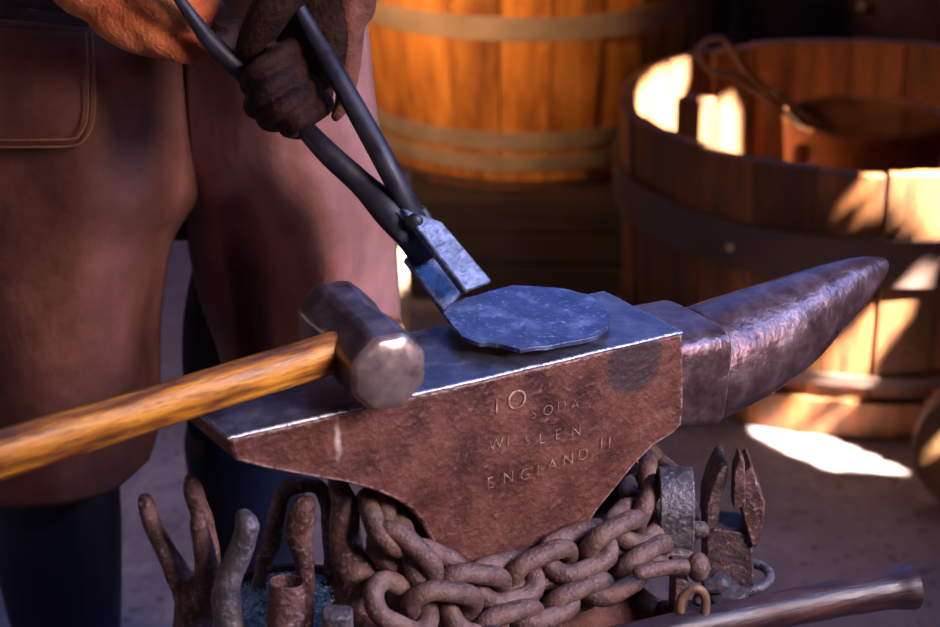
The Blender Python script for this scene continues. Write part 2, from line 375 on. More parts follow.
bm = lettering([('1', 491, 415, .021, 1), ('O', 506, 411, .026, 1), ('S', 530, 419, .014, 1), ('O', 542, 416, .014, 1), ('D', 556, 412, .014, 1), ('A', 570, 410, .014, 1), 
                ('W', 488, 451, .015, 1), ('I', 506, 446, .015, 1), ('L', 538, 444, .015, 1), ('S', 524, 446, .014, 1), ('E', 554, 440, .015, 1), ('N', 570, 437, .015, 1), ('I', 599, 450, .018, 1), ('I', 607, 449, .018, 1),
                ('E', 486, 489, .016, 1), ('N', 502, 484, .016, 1), ('G', 519, 481, .016, 1), ('L', 536, 476, .016, 1), ('A', 547, 471, .016, 1), ('N', 562, 466, .016, 1), ('D', 577, 461, .016, 1)])
lt = obj('stamped_lettering', bm, 'stamp', anv, smooth=False); tag(lt, 'worn stamped numbers and ENGLAND on the side')

# ---------------------------------------------------------------- stump with iron tool rack
SC = V((-.02, 1.52, .505))
bm = bmesh.new()
lathe(bm, [(.0001, 0), (.225, 0), (.232, -.01), (.235, -.30), (.25, -.51), (.0001, -.51)], SC, n=40, close=False)
for v in bm.verts: v.co += noise.noise_vector(v.co * 9) * .004 if v.co.z > .02 else V((0, 0, 0))
sp = empty('anvil_stump', (SC.x, SC.y, 0)); tag(sp, 'wooden block under the rusty anvil with an iron tool rack round it', 'stump')
obj('trunk', bm, 'stump', sp)
bm = bmesh.new()
lathe(bm, [(.268, 0), (.274, 0), (.274, -.03), (.268, -.03)], (SC.x, SC.y, .49), n=48)
for k in range(6):
    a = k * PI / 3 + .3; box(bm, (SC.x + .25 * math.cos(a), SC.y + .25 * math.sin(a), .475), (.05, .012, .02), Matrix.Rotation(a, 3, 'Z'))
obj('tool_rack', bm, 'tool', sp)

# ---------------------------------------------------------------- chain
PATH = [(560, 470, .075), (640, 462, .065), (648, 482, .01), (644, 505, -.045), (629, 533, -.080), (597, 541, -.086), (560, 563, -.080), (524, 570, -.078), (488, 590, -.082), (450, 575, -.078), (416, 566, -.078), (392, 540, -.065), (388, 512, -.03),
        (395, 492, .03), (470, 500, .08), (600, 500, .085), (664, 505, .04), (672, 530, -.03), (650, 556, -.088), (610, 574, -.098), (572, 599, -.098), (534, 603, -.096), (497, 626, -.098), (455, 606, -.098), (422, 605, -.096), (394, 604, -.092), (380, 574, -.085), (372, 548, -.05)]
pts = [tuple(apx(a, b, c)) for a, b, c in PATH]
S = [V(s) for s in spline(pts, 24)]
pitch = .0385; pos = [S[0]]; tn = []; acc = 0
for a, b in zip(S[:-1], S[1:]):
    d = (b - a).length
    while acc + d >= pitch:
        t = (pitch - acc) / d; a = a.lerp(b, t); pos.append(a.copy()); d = (b - a).length; acc = 0
    acc += d
ch = empty('anvil_chain', A(.05, -.09, -.22)); tag(ch, 'heavy rusty chain wrapped twice around the waist of the anvil', 'chain')
def link_bm():
    bm = bmesh.new(); Lh, Wh, r = .0385 - .0092, .0185, .0092; P = []
    st = Lh - Wh
    for k in range(28):
        a = 2 * PI * k / 28; x, y = Wh * math.cos(a), Wh * math.sin(a)
        P.append(V((x + (st if x > 0 else -st), y, 0)))
    sweep(bm, P, [r] * 28, n=12, ref=V((0, 0, 1)), closed=True); return bm
lm = obj('chain_link', link_bm(), 'chain', None, ang=180)
first = True
for i, p in enumerate(pos[1:-1], 1):
    T = (pos[i + 1] - pos[i - 1]).normalized(); out = -AD
    yl = (p - AO).dot(AD)
    c = A(.05, 0, 0); rad = (p - c); rad.z = 0; nrm = (rad - T * rad.dot(T)).normalized()
    nrm = (nrm * .35 + out * (1 if yl < -.03 else 0) + rad.normalized() * .1 + V((0, 0, .35))); nrm = (nrm - T * nrm.dot(T)).normalized()
    nn = Matrix.Rotation((1 if i % 2 else -1) * math.radians(44) + random.uniform(-.1, .1), 3, T) @ nrm
    sd = nn.cross(T).normalized()
    o = lm if first else lm.copy()
    if not first: COL.objects.link(o)
    first = False
    mw = Matrix((T, sd, nn)).transposed().to_4x4(); mw.translation = p
    o.parent = ch; o.matrix_basis = ch.matrix_basis.inverted() @ mw
    hue = random.random()

# ---------------------------------------------------------------- hammer on the heel
hm = empty('sledge_hammer', atz(372, 400, .8)); tag(hm, 'heavy sledge hammer with worn yellow wooden handle resting on the heel of the anvil', 'hammer')
bm = bmesh.new()
hb = atz(329, 313, .847); hf = atz(388, 372, .8395)
ax = (hf - hb).normalized(); Lh = (hf - hb).length
secs = [(-.012, .022, .024), (0, .030, .031), (.012, .0345, .036), (.030, .0355, .037), (.045, .0335, .0345), (.060, .0315, .034), (.080, .0335, .036), (.095, .0365, .0375), (Lh, .0355, .0365), (Lh + .005, .031, .032), (Lh + .009, .021, .022)]
rings = sweep(bm, [hb + ax * s[0] for s in secs], [(s[1], s[2]) for s in secs], n=8, cap='flat', twist=PI / 8)
for f in bm.faces:
    if all((v.co - hb).dot(ax) > Lh - .0005 for v in f.verts): f.material_index = 1
hd = obj('hammer_head', bm, ['hammer', 'hface'], hm, bevel=.004, ang=24, sub=0)
bm = bmesh.new()
h0 = atz(345, 349, .846); h1 = atz(0, 455, .822); dh = (h0 - h1).normalized()
hp = [(h1 - dh * .24, .0185, .0150), (h1 - dh * .23, .0200, .0165), (h1 - dh * .1, .0195, .0155), (h1, .0190, .0150), (h1.lerp(h0, .35), .0172, .0142), (h1.lerp(h0, .7), .0166, .0150), (h1.lerp(h0, .93), .0165, .0158), (h0 + dh * .05, .0150, .0150)]
Lq = spline([(*p, a, b) for p, a, b in hp], 6)
sweep(bm, [q[:3] for q in Lq], [(q[4] * 1.02, q[3] * 1.02) for q in Lq], n=20, cap='flat', e=2.3)
# local coordinates along the grain
o = obj('handle', bm, 'wood_handle', hm, bevel=.001, ang=60)
me = o.data; q = (h0 - h1).to_track_quat('X', 'Z').to_matrix().to_4x4(); q.translation = h1
W = o.matrix_basis.copy(); newb = hm.matrix_basis.inverted() @ q; me.transform(newb.inverted() @ W); o.matrix_basis = newb

# ---------------------------------------------------------------- round plate held by the tongs
bm = bmesh.new()
outl = [(444, 314), (452, 303), (466, 297), (488, 291), (512, 285), (540, 286), (566, 289), (590, 295), (604, 306), (611, 316), (609, 326), (596, 336), (575, 341), (548, 346), (520, 349), (500, 344), (478, 342), (462, 336), (453, 326)]
tp = []; bt = []; zc = .8135
for i, (a, b) in enumerate(outl):
    tilt = (527 - a) / 168 * .006
    p = atz(a, b, zc + tilt); p += V((random.uniform(-.001, .001), random.uniform(-.001, .001), 0)); tp.append(p)
tp = [q + noise.noise_vector(q * 90) * .0012 for a, b in zip(tp, tp[1:] + tp[:1]) for q in (a, a.lerp(b, .5))]
cen = sum(tp, V()) / len(tp)
rgs = []
for f_, dz in ((.45, -.0028), (.78, -.0016), (1, 0)):
    rgs.append([bm.verts.new(cen + (p - cen) * f_ + V((0, 0, dz + noise.noise(p * 40) * .0008))) for p in tp])
rgs.append([bm.verts.new(cen + (p - cen) * .995 + V((0, 0, -.0042))) for p in tp])
rgs.append([bm.verts.new(cen + (p - cen) * .5 + V((0, 0, -.0085))) for p in tp])
bm.faces.new(rgs[0]); bm.faces.new(list(reversed(rgs[-1])))
for a, b in zip(rgs[:-1], rgs[1:]):
    n = len(a)
    for k in range(n): bm.faces.new((a[k], a[(k + 1) % n], b[(k + 1) % n], b[k]))
pl = obj('steel_plate', bm, 'plate', origin=tuple(cen), ang=50, bevel=.0005)
tag(pl, 'irregular round steel plate with chipped rim lying on the anvil face', 'plate')

# ---------------------------------------------------------------- tongs
tg = empty('blacksmith_tongs', at(440, 262, 1.79)); tag(tg, 'long black blacksmith tongs gripping the edge of the round plate', 'tongs')
bm = bmesh.new()
tube(bm, [(160, -30, 1.86, 5), (180, 0, 1.855, 6), (197, 24, 1.853, 7.5), (215, 46, 1.852, 9.5), (255, 84, 1.85, 10.5), (298, 122, 1.845, 10), (330, 155, 1.82, 12), (362, 184, 1.81, 13), (388, 210, 1.80, 17), (405, 232, 1.797, (19, 12))], n=14)
obj('rein', bm, 'rein', tg)
bm = bmesh.new()
tube(bm, [(262, -60, 1.88, 8), (293, -2, 1.862, 8), (314, 36, 1.85, 8.5), (336, 74, 1.832, 10), (362, 120, 1.815, 11), (384, 160, 1.80, 11.5), (400, 190, 1.797, (12, 11)), (412, 210, 1.80, (13, 9)), (418, 222, 1.806, (13, 8))], n=14)
obj('rein', bm, 'rein', tg)
def bar(bm, corners, thick):            # corners: 4 points of the upper face in order, thickness downward/back
    a = [V(c) for c in corners]; n = (a[1] - a[0]).cross(a[3] - a[0]).normalized()
    if n.z < 0: n = -n
    t = [bm.verts.new(p) for p in a]; b = [bm.verts.new(p - n * thick) for p in a]
    bm.faces.new(t); bm.faces.new(list(reversed(b)))
    for k in range(4): bm.faces.new((t[k], t[(k + 1) % 4], b[(k + 1) % 4], b[k]))
bm = bmesh.new()
bar(bm, [at(402, 207, 1.776), at(442, 221, 1.786), at(493, 281, 1.765), at(466, 292, 1.752)], .011)
uj = obj('jaw', bm, 'jaw', tg, bevel=.0022); tag(uj, 'upper jaw with bright bluish flat face')
bm = bmesh.new()
bar(bm, [at(404, 258, 1.800), at(430, 243, 1.815), at(466, 288, 1.795), at(444, 312, 1.770)], .010)
obj('jaw', bm, 'jaw', tg, bevel=.002)
bm = bmesh.new()
bar(bm, [at(386, 228, 1.792), at(425, 205, 1.80), at(452, 250, 1.80), at(415, 268, 1.79)], .012)
obj('boss', bm, 'rein', tg, bevel=.004)
bm = bmesh.new(); ico(bm, at(414, 222, 1.776), .009, 2, (1, .6, 1))
obj('rivet', bm, 'rein', tg)

# ---------------------------------------------------------------- tools racked around the stump (left side)
def tool(name, paths, mat, label, cat, remesh=.0022, k=6, extra=None, n=14, e=2.0, parts=None):
    bm = bmesh.new()
    for p in paths: tube(bm, p, n=n, k=k, e=e, jit=.0016)
    lows = min(bm.verts, key=lambda v: v.co.z).co.copy()
    o = obj(name, bm, mat, origin=tuple(lows), remesh=remesh); tag(o, label, cat); return o
YL = 1.50
tool('forked_iron_tool', [
    [(196, 720, YL - .02, 20), (193, 660, YL, 21), (194, 615, YL, 21), (200, 588, YL, 19)],
    [(192, 605, YL, 16), (180, 578, YL, 13), (168, 555, YL, 11), (155, 530, YL + .005, 10), (147, 508, YL + .01, 9.5), (145, 500, YL + .01, 8)],
    [(203, 605, YL, 17), (209, 572, YL + .01, 13), (207, 545, YL + .015, 12), (201, 515, YL + .02, 11), (193, 490, YL + .025, 10), (190, 480, YL + .025, 7)],
    [(204, 600, YL - .01, 14), (207, 572, YL - .02, 12), (203, 545, YL - .02, 11), (199, 524, YL - .02, 9), (199, 515, YL - .02, 7)]],
    'toolred', 'three-pronged forged iron fork, leftmost tool in the rack under the heel', 'tool')
tool('curved_iron_claw', [
    [(262, 740, 1.46, 17), (244, 670, 1.46, 17), (231, 628, 1.46, 16), (226, 600, 1.46, 15), (231, 572, 1.46, 14), (242, 548, 1.46, 13), (247, 527, 1.46, 13), (245, 519, 1.465, 11)]],
    'toolgrey', 'broad grey curved iron claw standing just right of the three-pronged fork', 'tool')
tool('arched_iron_hook', [
    [(262, 700, 1.62, 9), (258, 610, 1.62, 8), (263, 566, 1.62, 8), (272, 540, 1.62, 10), (277, 512, 1.62, (14, 9)), (285, 491, 1.62, (13, 9)), (302, 484, 1.62, (11, 8)), (322, 490, 1.63, (11, 8)), (330, 520, 1.64, 9), (333, 600, 1.64, 9), (333, 690, 1.64, 9)]],
    'tool', 'arched iron hook bent over behind the claw and close under the anvil heel', 'tool')
tool('flat_iron_prong', [
    [(305, 720, 1.53, 9), (305, 640, 1.53, 9), (306, 590, 1.53, 9), (304, 560, 1.53, 11), (299, 532, 1.53, 14), (303, 510, 1.53, 14), (306, 506, 1.53, 11)]],
    'toolred', 'upright iron prong with a broad reddish tip between arched hook and thick bar', 'tool')
tool('thick_iron_bar', [
    [(336, 462, 1.575, 9), (338, 484, 1.57, 11), (345, 505, 1.56, 14), (345, 530, 1.55, 16), (347, 555, 1.54, 18), (358, 580, 1.53, 21), (366, 610, 1.52, 23), (385, 645, 1.52, 24), (390, 720, 1.52, 22)]],
    'toolred', 'thick upright iron bar left of the chain, lit grey at its top', 'tool')
tool('ball_headed_rod', [
    [(389, 501, 1.60, 9), (391, 504, 1.60, 8.5), (396, 522, 1.60, 8), (402, 560, 1.60, 8), (402, 690, 1.60, 8)]],
    'tool', 'small round headed iron rod peeking out behind the left end of the chain', 'rod', remesh=.0018)
tool('curved_iron_strap', [
    [(424, 522, 1.585, 8), (427, 540, 1.585, 9), (420, 555, 1.58, 9), (402, 552, 1.575, 9), (390, 535, 1.575, 8), (392, 560, 1.58, 8), (392, 680, 1.58, 8)]],
    'toolgrey', 'bent iron strap half hidden behind the chain in the hollow under the heel', 'strap', remesh=.0018)
# open pipe
bm = bmesh.new()
c0 = at(287, 581, 1.45); kx = dep(c0) / FP; dirv = (at(284, 735, 1.44) - c0).normalized()
P = [c0 - dirv * 0, c0 + dirv * .004, c0 + dirv * .05, c0 + dirv * .15]
ring_o = sweep(bm, [c0, c0 + dirv * .004, c0 + dirv * .05, c0 + dirv * .14], [17 * kx, 18.5 * kx, 19.5 * kx, 20 * kx], n=24, cap='flat')
bm.faces.ensure_lookup_table()
f = [f for f in bm.faces if len(f.verts) > 10 and (f.calc_center_median() - c0).length < .003][0]
r_ = bmesh.ops.inset_region(bm, faces=[f], thickness=5.5 * kx)
vs = f.verts[:]; 
e_ = bmesh.ops.extrude_discrete_faces(bm, faces=[f])['faces'][0]
bmesh.ops.translate(bm, verts=e_.verts, vec=dirv * .08)
o = obj('iron_socket', bm, 'toolred', origin=tuple(c0 + dirv * .14), ang=40, bevel=.001); tag(o, 'short hollow iron socket with an open round mouth in front of the blue filings', 'socket')
bm = bmesh.new(); q = at(337, 611, 1.44); k_ = dep(q) / FP
sweep(bm, [q, q + V((0, .01, -.14))], [(16 * k_, 13 * k_)] * 2, n=20, e=3.2, cap='flat')
o = obj('square_iron_stub', bm, 'toolgrey', origin=tuple(q + V((0, .01, -.14))), bevel=.002); tag(o, 'squared iron stub at the bottom edge, right of the hollow socket', 'stub')
# filings
def filings(name, cx, cy, rx, ry, z, h, label, seed):
    bm = bmesh.new(); bmesh.ops.create_grid(bm, x_segments=60, y_segments=40, size=1)
    for v in list(bm.verts):
        r = math.hypot(v.co.x, v.co.y)
        hgt = max(0, 1 - r * r) * h
        q = V((v.co.x * rx, v.co.y * ry, seed))
        v.co = V((cx + v.co.x * rx, cy + v.co.y * ry, z + hgt + noise.noise(q * 140) * .003 + noise.noise(q * 50) * .004))
    rnd = random.Random(seed)
    for k in range(900):                # tiny flakes
        a, r = rnd.uniform(0, 2 * PI), math.sqrt(rnd.random()) * .93
        c = V((cx + rx * r * math.cos(a), cy + ry * r * math.sin(a), z + (1 - r * r) * h + .004))
        s = rnd.uniform(.0012, .003); u = V((rnd.gauss(0, 1), rnd.gauss(0, 1), rnd.gauss(0, .6))).normalized(); w = u.orthogonal().normalized()
        bm.faces.new([bm.verts.new(c + u * s), bm.verts.new(c + w * s * .5), bm.verts.new(c - u * s * .8), bm.verts.new(c - w * s * .6)])
    o = obj(name, bm, 'filings', smooth=False, origin=(cx, cy, z)); tag(o, label, 'metal filings', kind='stuff'); return o
pc = at(290, 583, 1.62)
filings('iron_filings', pc.x, pc.y, .075, .06, pc.z - .035, .035, 'glittering blue heap of iron filings between the tools under the heel', 3)
bm = bmesh.new(); lathe(bm, [(.0001, 0), (.082, 0), (.084, .04), (.080, .04), (.078, .006), (.0001, .006)], (pc.x, pc.y, pc.z - .065), n=40, close=False)
lathe(bm, [(.06, 0), (.06, -(pc.z - .065 - .50)), (.0001, -(pc.z - .065 - .50))], (pc.x, pc.y, pc.z - .065), n=24, close=False)
tag(obj('scrap_dish', bm, 'tool', origin=(pc.x, pc.y, .5), solid=.001), 'dark iron dish holding the blue filings', 'dish')
p2 = apx(585, 632, -.13); filings('iron_filings', p2.x, p2.y, .05, .03, .505, .05, 'blue iron filings at the bottom edge below the chain', 8)

# ---------------------------------------------------------------- right side tools
q = at(674, 512, 1.68); bm = bmesh.new(); k_ = dep(q) / FP
P = [];
for k in range(32):
    a = 2 * PI * k / 32; P.append(q + V((.004 * math.cos(a), .030 * math.cos(a), .042 * math.sin(a))))
sweep(bm, P, [(17.5 * k_, .0032)] * 32, n=16, ref=V((0, 0, 1)) , e=6, closed=True)
# make sure the band's width runs along x
bm.free(); bm = bmesh.new(); rr = []
for k in range(40):
    a = 2 * PI * k / 40; cy, cz = math.cos(a), math.sin(a); sec = []
    for dx, s in ((-.0160, 1), (.0160, 1), (.0160, .86), (-.0160, .86)):
        sec.append(bm.verts.new(q + V((dx, .034 * s * cy, .044 * s * cz)))) 
    rr.append(sec)
for k in range(40):
    a, b = rr[k], rr[(k + 1) % 40]
    for j in range(4): bm.faces.new((a[j], a[(j + 1) % 4], b[(j + 1) % 4], b[j]))
rg = empty('iron_band_ring', q - V((0, 0, .13)))
tag(rg, 'wide grey iron band ring standing upright right of the chain', 'ring')
obj('band', bm, 'toolgrey', rg, bevel=.0015)
bm = bmesh.new(); sweep(bm, [q + V((.014, -.012, -.012)), q + V((.024, -.012, -.012))], [.0085, .0085], n=14); obj('bolt', bm, 'tool', rg)
bm = bmesh.new(); sweep(bm, [q + V((0, 0, -.04)), q + V((0, 0, -.135))], [(.012, .008)] * 2, n=14, e=4, cap='flat'); obj('shank', bm, 'tool', rg)

def poly3(bm, front, Y, th, mat=0, dY=0):
    """outline in pixels at depth Y extruded back by th"""
    a = [bm.verts.new(at(x, y, Y)) for x, y in front]; b = [bm.verts.new(v.co + V((dY, th, 0))) for v in a]
    bm.faces.new(a); bm.faces.new(list(reversed(b))); n = len(a)
    for k in range(n): bm.faces.new((a[k], a[(k + 1) % n], b[(k + 1) % n], b[k]))
YJ = 1.70
jt = empty('split_iron_wedge', at(730, 640, YJ)); tag(jt, 'dark split iron wedge tool with two pointed cheeks, standing in an iron loop', 'tool')
bm = bmesh.new(); poly3(bm, [(706, 528), (752, 534), (754, 577), (750, 660), (710, 660), (706, 573)], YJ, .045); obj('shank', bm, 'tool', jt, bevel=.002)
bm = bmesh.new(); poly3(bm, [(705, 532), (706, 505), (713, 483), (722, 466), (729, 466), (727, 480), (722, 500), (717, 530)], YJ - .002, .05); obj('cheek', bm, 'tool', jt, bevel=.0025)
bm = bmesh.new(); poly3(bm, [(738, 478), (745, 474), (752, 466), (758, 482), (766, 505), (764, 525), (757, 549), (750, 545), (741, 512)], YJ - .006, .046); obj('cheek', bm, 'toolred', jt, bevel=.0025)
bm = bmesh.new(); poly3(bm, [(733, 508), (734, 474), (740, 455), (745, 462), (746, 508)], YJ - .010, .02); obj('blade', bm, 'toolred', jt, bevel=.0015)
bm = bmesh.new(); P = []
qk = at(746, 577, YJ + .01)
for k in range(32):
    a = 2 * PI * k / 32; P.append(qk + V((.0215 * math.cos(a) * 1.05, .028 * math.sin(a) - .0, .003 * math.cos(a))))
sweep(bm, P, [.0048] * 32, n=12, closed=True)
lp = obj('iron_loop', bm, 'toolgrey', origin=tuple(qk)); tag(lp, 'thin iron loop around the foot of the split wedge', 'loop')
bl = empty('ball_head_bolt', at(680, 568, 1.60)); tag(bl, 'thick iron bolt with rounded head pointing right from under the chain', 'bolt')
bm = bmesh.new(); tube(bm, [(640, 572, 1.57, 8), (665, 568, 1.58, 8), (690, 567, 1.59, 8.5)], n=14); obj('shaft', bm, 'chain', bl)
bm = bmesh.new(); pb = at(698, 567, 1.59); ico(bm, pb, .0125, 3, (.85, 1, 1.12)); obj('head', bm, 'chain', bl)
tool('curved_iron_rod', [[(660, 556, 1.64, 6), (680, 553, 1.64, 6), (697, 560, 1.64, 6), (706, 575, 1.64, 6), (708, 640, 1.64, 6)]], 'tool', 'curved iron rod running behind the round headed bolt', 'rod', remesh=.0018)
tool('small_iron_arch', [[(680, 640, 1.50, 5), (680, 606, 1.50, 5), (686, 593, 1.50, 5.2), (696, 588, 1.50, 5.2), (704, 595, 1.50, 5.2), (706, 612, 1.50, 5), (706, 645, 1.50, 5)]], 'wire', 'small orange rusty iron arch above the dark wooden handle', 'staple', remesh=.0016)
for i, (px, py, r, sx, sz, lb) in enumerate([(716, 582, .014, 1.1, .7, 'topmost dark coal lump beside the split wedge'), (728, 597, .017, 1.3, .65, 'widest dark coal lump just above the wooden handle'), (703, 600, .010, 1, .8, 'small coal lump next to the small rusty arch')]):
    p = at(px, py, 1.60); bm = bmesh.new(); ico(bm, p, r, 2, (sx, 1, sz), jit=r * .35, seed=i)
    o = obj('coal_lump', bm, 'chunk', smooth=False, origin=tuple(p)); tag(o, lb, 'coal', group='coal lumps beside the wedge')
bm = bmesh.new(); pt = at(712, 606, 1.60); box(bm, (pt.x, pt.y + .01, pt.z - .025), (.085, .075, .012)); box(bm, (pt.x - .03, pt.y + .01, .55), (.012, .05, .1))
tag(obj('iron_shelf', bm, 'tool', origin=(pt.x, pt.y, pt.z - .03), bevel=.002), 'dark iron shelf plate under the coal lumps at the right of the stump', 'shelf')

# hammer with dark handle at the bottom right
dhm = empty('dark_handled_hammer', atz(560, 668, .505)); tag(dhm, 'dark wooden handle with flared end sticking out at the lower right of the anvil', 'hammer')
bm = bmesh.new(); ZH = .60
hp = [(913, 587, 22.5), (906, 588, 21.5), (890, 590, 19.5), (865, 594, 18.8), (820, 602, 18.5), (740, 618, 18.5), (660, 634, 18), (590, 650, 17), (510, 676, 16)]
P = [atz(a, b, ZH + .03 * min(0, a - 620) / 110) for a, b, r in hp]; R = [r * dep(p) / FP for (a, b, r), p in zip(hp, P)]
Lq = spline([(*p, r) for p, r in zip(P, R)], 5)
sweep(bm, [q[:3] for q in Lq], [(q[3], q[3] * 1.02) for q in Lq], n=22, cap='flat', jit=.0006)
o = obj('handle', bm, 'dark_handle', dhm, bevel=.0015, ang=50)
q = (P[0] - P[-1]).to_track_quat('X', 'Z').to_matrix().to_4x4(); q.translation = P[0]
W = o.matrix_basis.copy(); newb = dhm.matrix_basis.inverted() @ q; o.data.transform(newb.inverted() @ W); o.matrix_basis = newb
bm = bmesh.new(); d = (P[0] - P[-1]).normalized(); s = d.cross(V((0, 0, 1))).normalized(); c = P[-1] - d * .01
sweep(bm, [c - s * .055, c - s * .045, c + s * .045, c + s * .055], [.022, .028, .028, .022], n=8, cap='flat', twist=PI / 8); 
obj('hammer_head', bm, 'hammer', dhm, bevel=.003, ang=24)

# ---------------------------------------------------------------- barrel on a dark crate
BC = V((.112, 4.34, 0)); BZ = .215
def brf(z):                              # radius at height above barrel foot
    t = (z - .42) / .42; return .372 - .062 * t * t
br = empty('oak_barrel', (BC.x, BC.y, BZ)); tag(br, 'golden oak barrel with pale hoops standing on the dark crate behind the tongs', 'barrel')
bm = bmesh.new(); staves(bm, 22, brf, 0, .84, .025, .0035, zs=12, topvar=0, seed=3)
bmesh.ops.translate(bm, verts=bm.verts, vec=(BC.x, BC.y, BZ)); obj('barrel_body', bm, 'barrel', br, bevel=0, ang=40)
def yz(py): # height above foot of barrel front seen at pixel row py
    return at(520, py, BC.y - .37).z - BZ
def bhoop(za, zb, m='hoop_pale', t=.004):
    bm = bmesh.new(); lathe(bm, [(brf(za) + .001, za), (brf(zb) + .001, zb), (brf(zb) + t, zb), (brf(za) + t, za)], (BC.x, BC.y, BZ), n=64); obj('hoop', bm, m, br, ang=50)
bhoop(yz(41), yz(17)); bhoop(yz(155), yz(136)); bhoop(yz(178), yz(161)); bhoop(.005, .02, 'hoop_dark'); bhoop(.60, .64); bhoop(.78, .82)
bm = bmesh.new(); lathe(bm, [(.0001, .80), (.31, .80), (.31, .78), (.0001, .78)], (BC.x, BC.y, BZ), n=48, close=False); obj('barrel_head', bm, 'barrel', br)
ct = empty('dark_crate', (BC.x, BC.y, 0)); tag(ct, 'dark wooden crate under the golden oak barrel', 'crate')
bm = bmesh.new(); x0 = BC.x - .30
for k in range(3): box(bm, (BC.x - .01, BC.y - .37, .035 + .07 * k), (.46, .03, .066))
for k in range(3): box(bm, (BC.x - .225, BC.y + .02, .035 + .07 * k), (.03, .74, .066))
for k in range(3): box(bm, (BC.x + .205, BC.y + .02, .035 + .07 * k), (.03, .74, .066))
obj('side_boards', bm, 'darkwood', ct, bevel=.003)
bm = bmesh.new()
for k in range(6): box(bm, (BC.x - .01, BC.y - .32 + .135 * k, .2075), (.46, .13, .012))
obj('top_boards', bm, 'darkwood', ct, bevel=.002)

bm = bmesh.new(); oc = at(395, 262, 3.66); box(bm, (oc.x - .035, 3.71, .10), (.12, .10, .20))  # block added only to catch a sun patch the ground cannot receive
tag(obj('added_sunlit_offcut', bm, 'hoop_pale', origin=(oc.x - .035, 3.71, 0), bevel=.004), 'small pale wood offcut standing between the apron and the tongs, in the sun', 'wood block')
# ---------------------------------------------------------------- half barrel tub
TC = V((.752, 3.69, 0)); TT = math.radians(1.2)
tb = empty('half_barrel_tub', TC, (TT, 0, 0)); tag(tb, 'large open half-barrel tub of weathered staves with dark iron hoops', 'tub')
TR = Matrix.Translation(TC) @ Matrix.Rotation(TT, 4, 'X')
def trf(z): return (.442 + .028 * z / .5)
TZ = .50
def tput(bm): bmesh.ops.transform(bm, verts=bm.verts, matrix=TR)
bm = bmesh.new(); staves(bm, 26, trf, 0.0, TZ, .028, .001, zs=6, topvar=.004, gaps={19: .014, 22: .006}, seed=5); tput(bm); obj('staves', bm, 'tub', tb, bevel=.002, ang=40)
bm = bmesh.new(); lathe(bm, [(.0001, .05), (.43, .05), (.43, .03), (.0001, .03)], n=48, close=False); tput(bm); obj('tub_bottom', bm, 'tub', tb)
def thoop(za, zb, t=.007, m='hoop_dark'):
    bm = bmesh.new(); lathe(bm, [(trf(za) + .004, za), (trf(zb) + .004, zb), (trf(zb) + t + .004, zb), (trf(za) + t + .004, za)], n=72); tput(bm); return obj('hoop', bm, m, tb, ang=50)
thoop(.30, .385, .012); thoop(.105, .125, .006); thoop(.0, .075, .012, 'tub')
for az in (-100, -78, -128):
    bm = bmesh.new(); a = math.radians(az); ico(bm, (.488 * math.cos(a), .488 * math.sin(a), .342), .008, 2); tput(bm); obj('rivet', bm, 'hoop_pale', tb)
# raised stave handle
HB = at(695, 135, 3.50)
bm = bmesh.new(); box(bm, (HB.x, HB.y, .40), (.055, .05, .30), Matrix.Rotation(math.radians(-38), 3, 'Z')); obj('grip_block', bm, 'tub', tb, bevel=.004)
# bucket inside
BK = V((.768, 3.78, .132)); bk = empty('iron_bucket', BK, (0, 0, 0)); tag(bk, 'rusty round iron bucket standing inside the large open tub', 'bucket')
bm = bmesh.new(); lathe(bm, [(.0001, 0), (.130, 0), (.156, .30), (.160, .305), (.156, .31), (.150, .305), (.125, .008), (.0001, .008)], BK, n=56, close=False); obj('shell', bm, 'pot', bk)
for s in (-1,):
    bm = bmesh.new(); ico(bm, BK + V((-.135, -.085, .255)), .018, 2, (1, .5, 1.2)); obj('ear', bm, 'pot', bk)
bm = bmesh.new(); lathe(bm, [(.0001, 0), (.20, 0), (.20, -.07), (.0001, -.07)], (BK.x, BK.y, .130), n=30, close=False)
tag(obj('wooden_block', bm, 'darkwood', origin=(BK.x, BK.y, .05)), 'round dark wooden block under the rusty bucket in the tub', 'block')
# looped wire poker
bm = bmesh.new()
L = [(800, 128, 3.70, 3.2), (788, 115, 3.69, 3.2), (757, 92, 3.66, 3.2), (733, 77, 3.63, 3.2), (715, 73, 3.62, 3.2), (703, 64, 3.62, 3.2), (699, 50, 3.62, 3.2), (708, 41, 3.62, 3.2), (724, 40, 3.62, 3.2), (735, 52, 3.63, 3.2), (744, 68, 3.64, 3.2), (770, 92, 3.68, 3.2), (800, 110, 3.70, 3.2), (850, 150, 3.71, 3.2)]
tube(bm, L, n=10, k=6)
tag(obj('looped_poker', bm, 'wire', origin=tuple(at(800, 128, 3.70))), 'long rusty wire poker with looped end leaning from the bucket', 'poker')

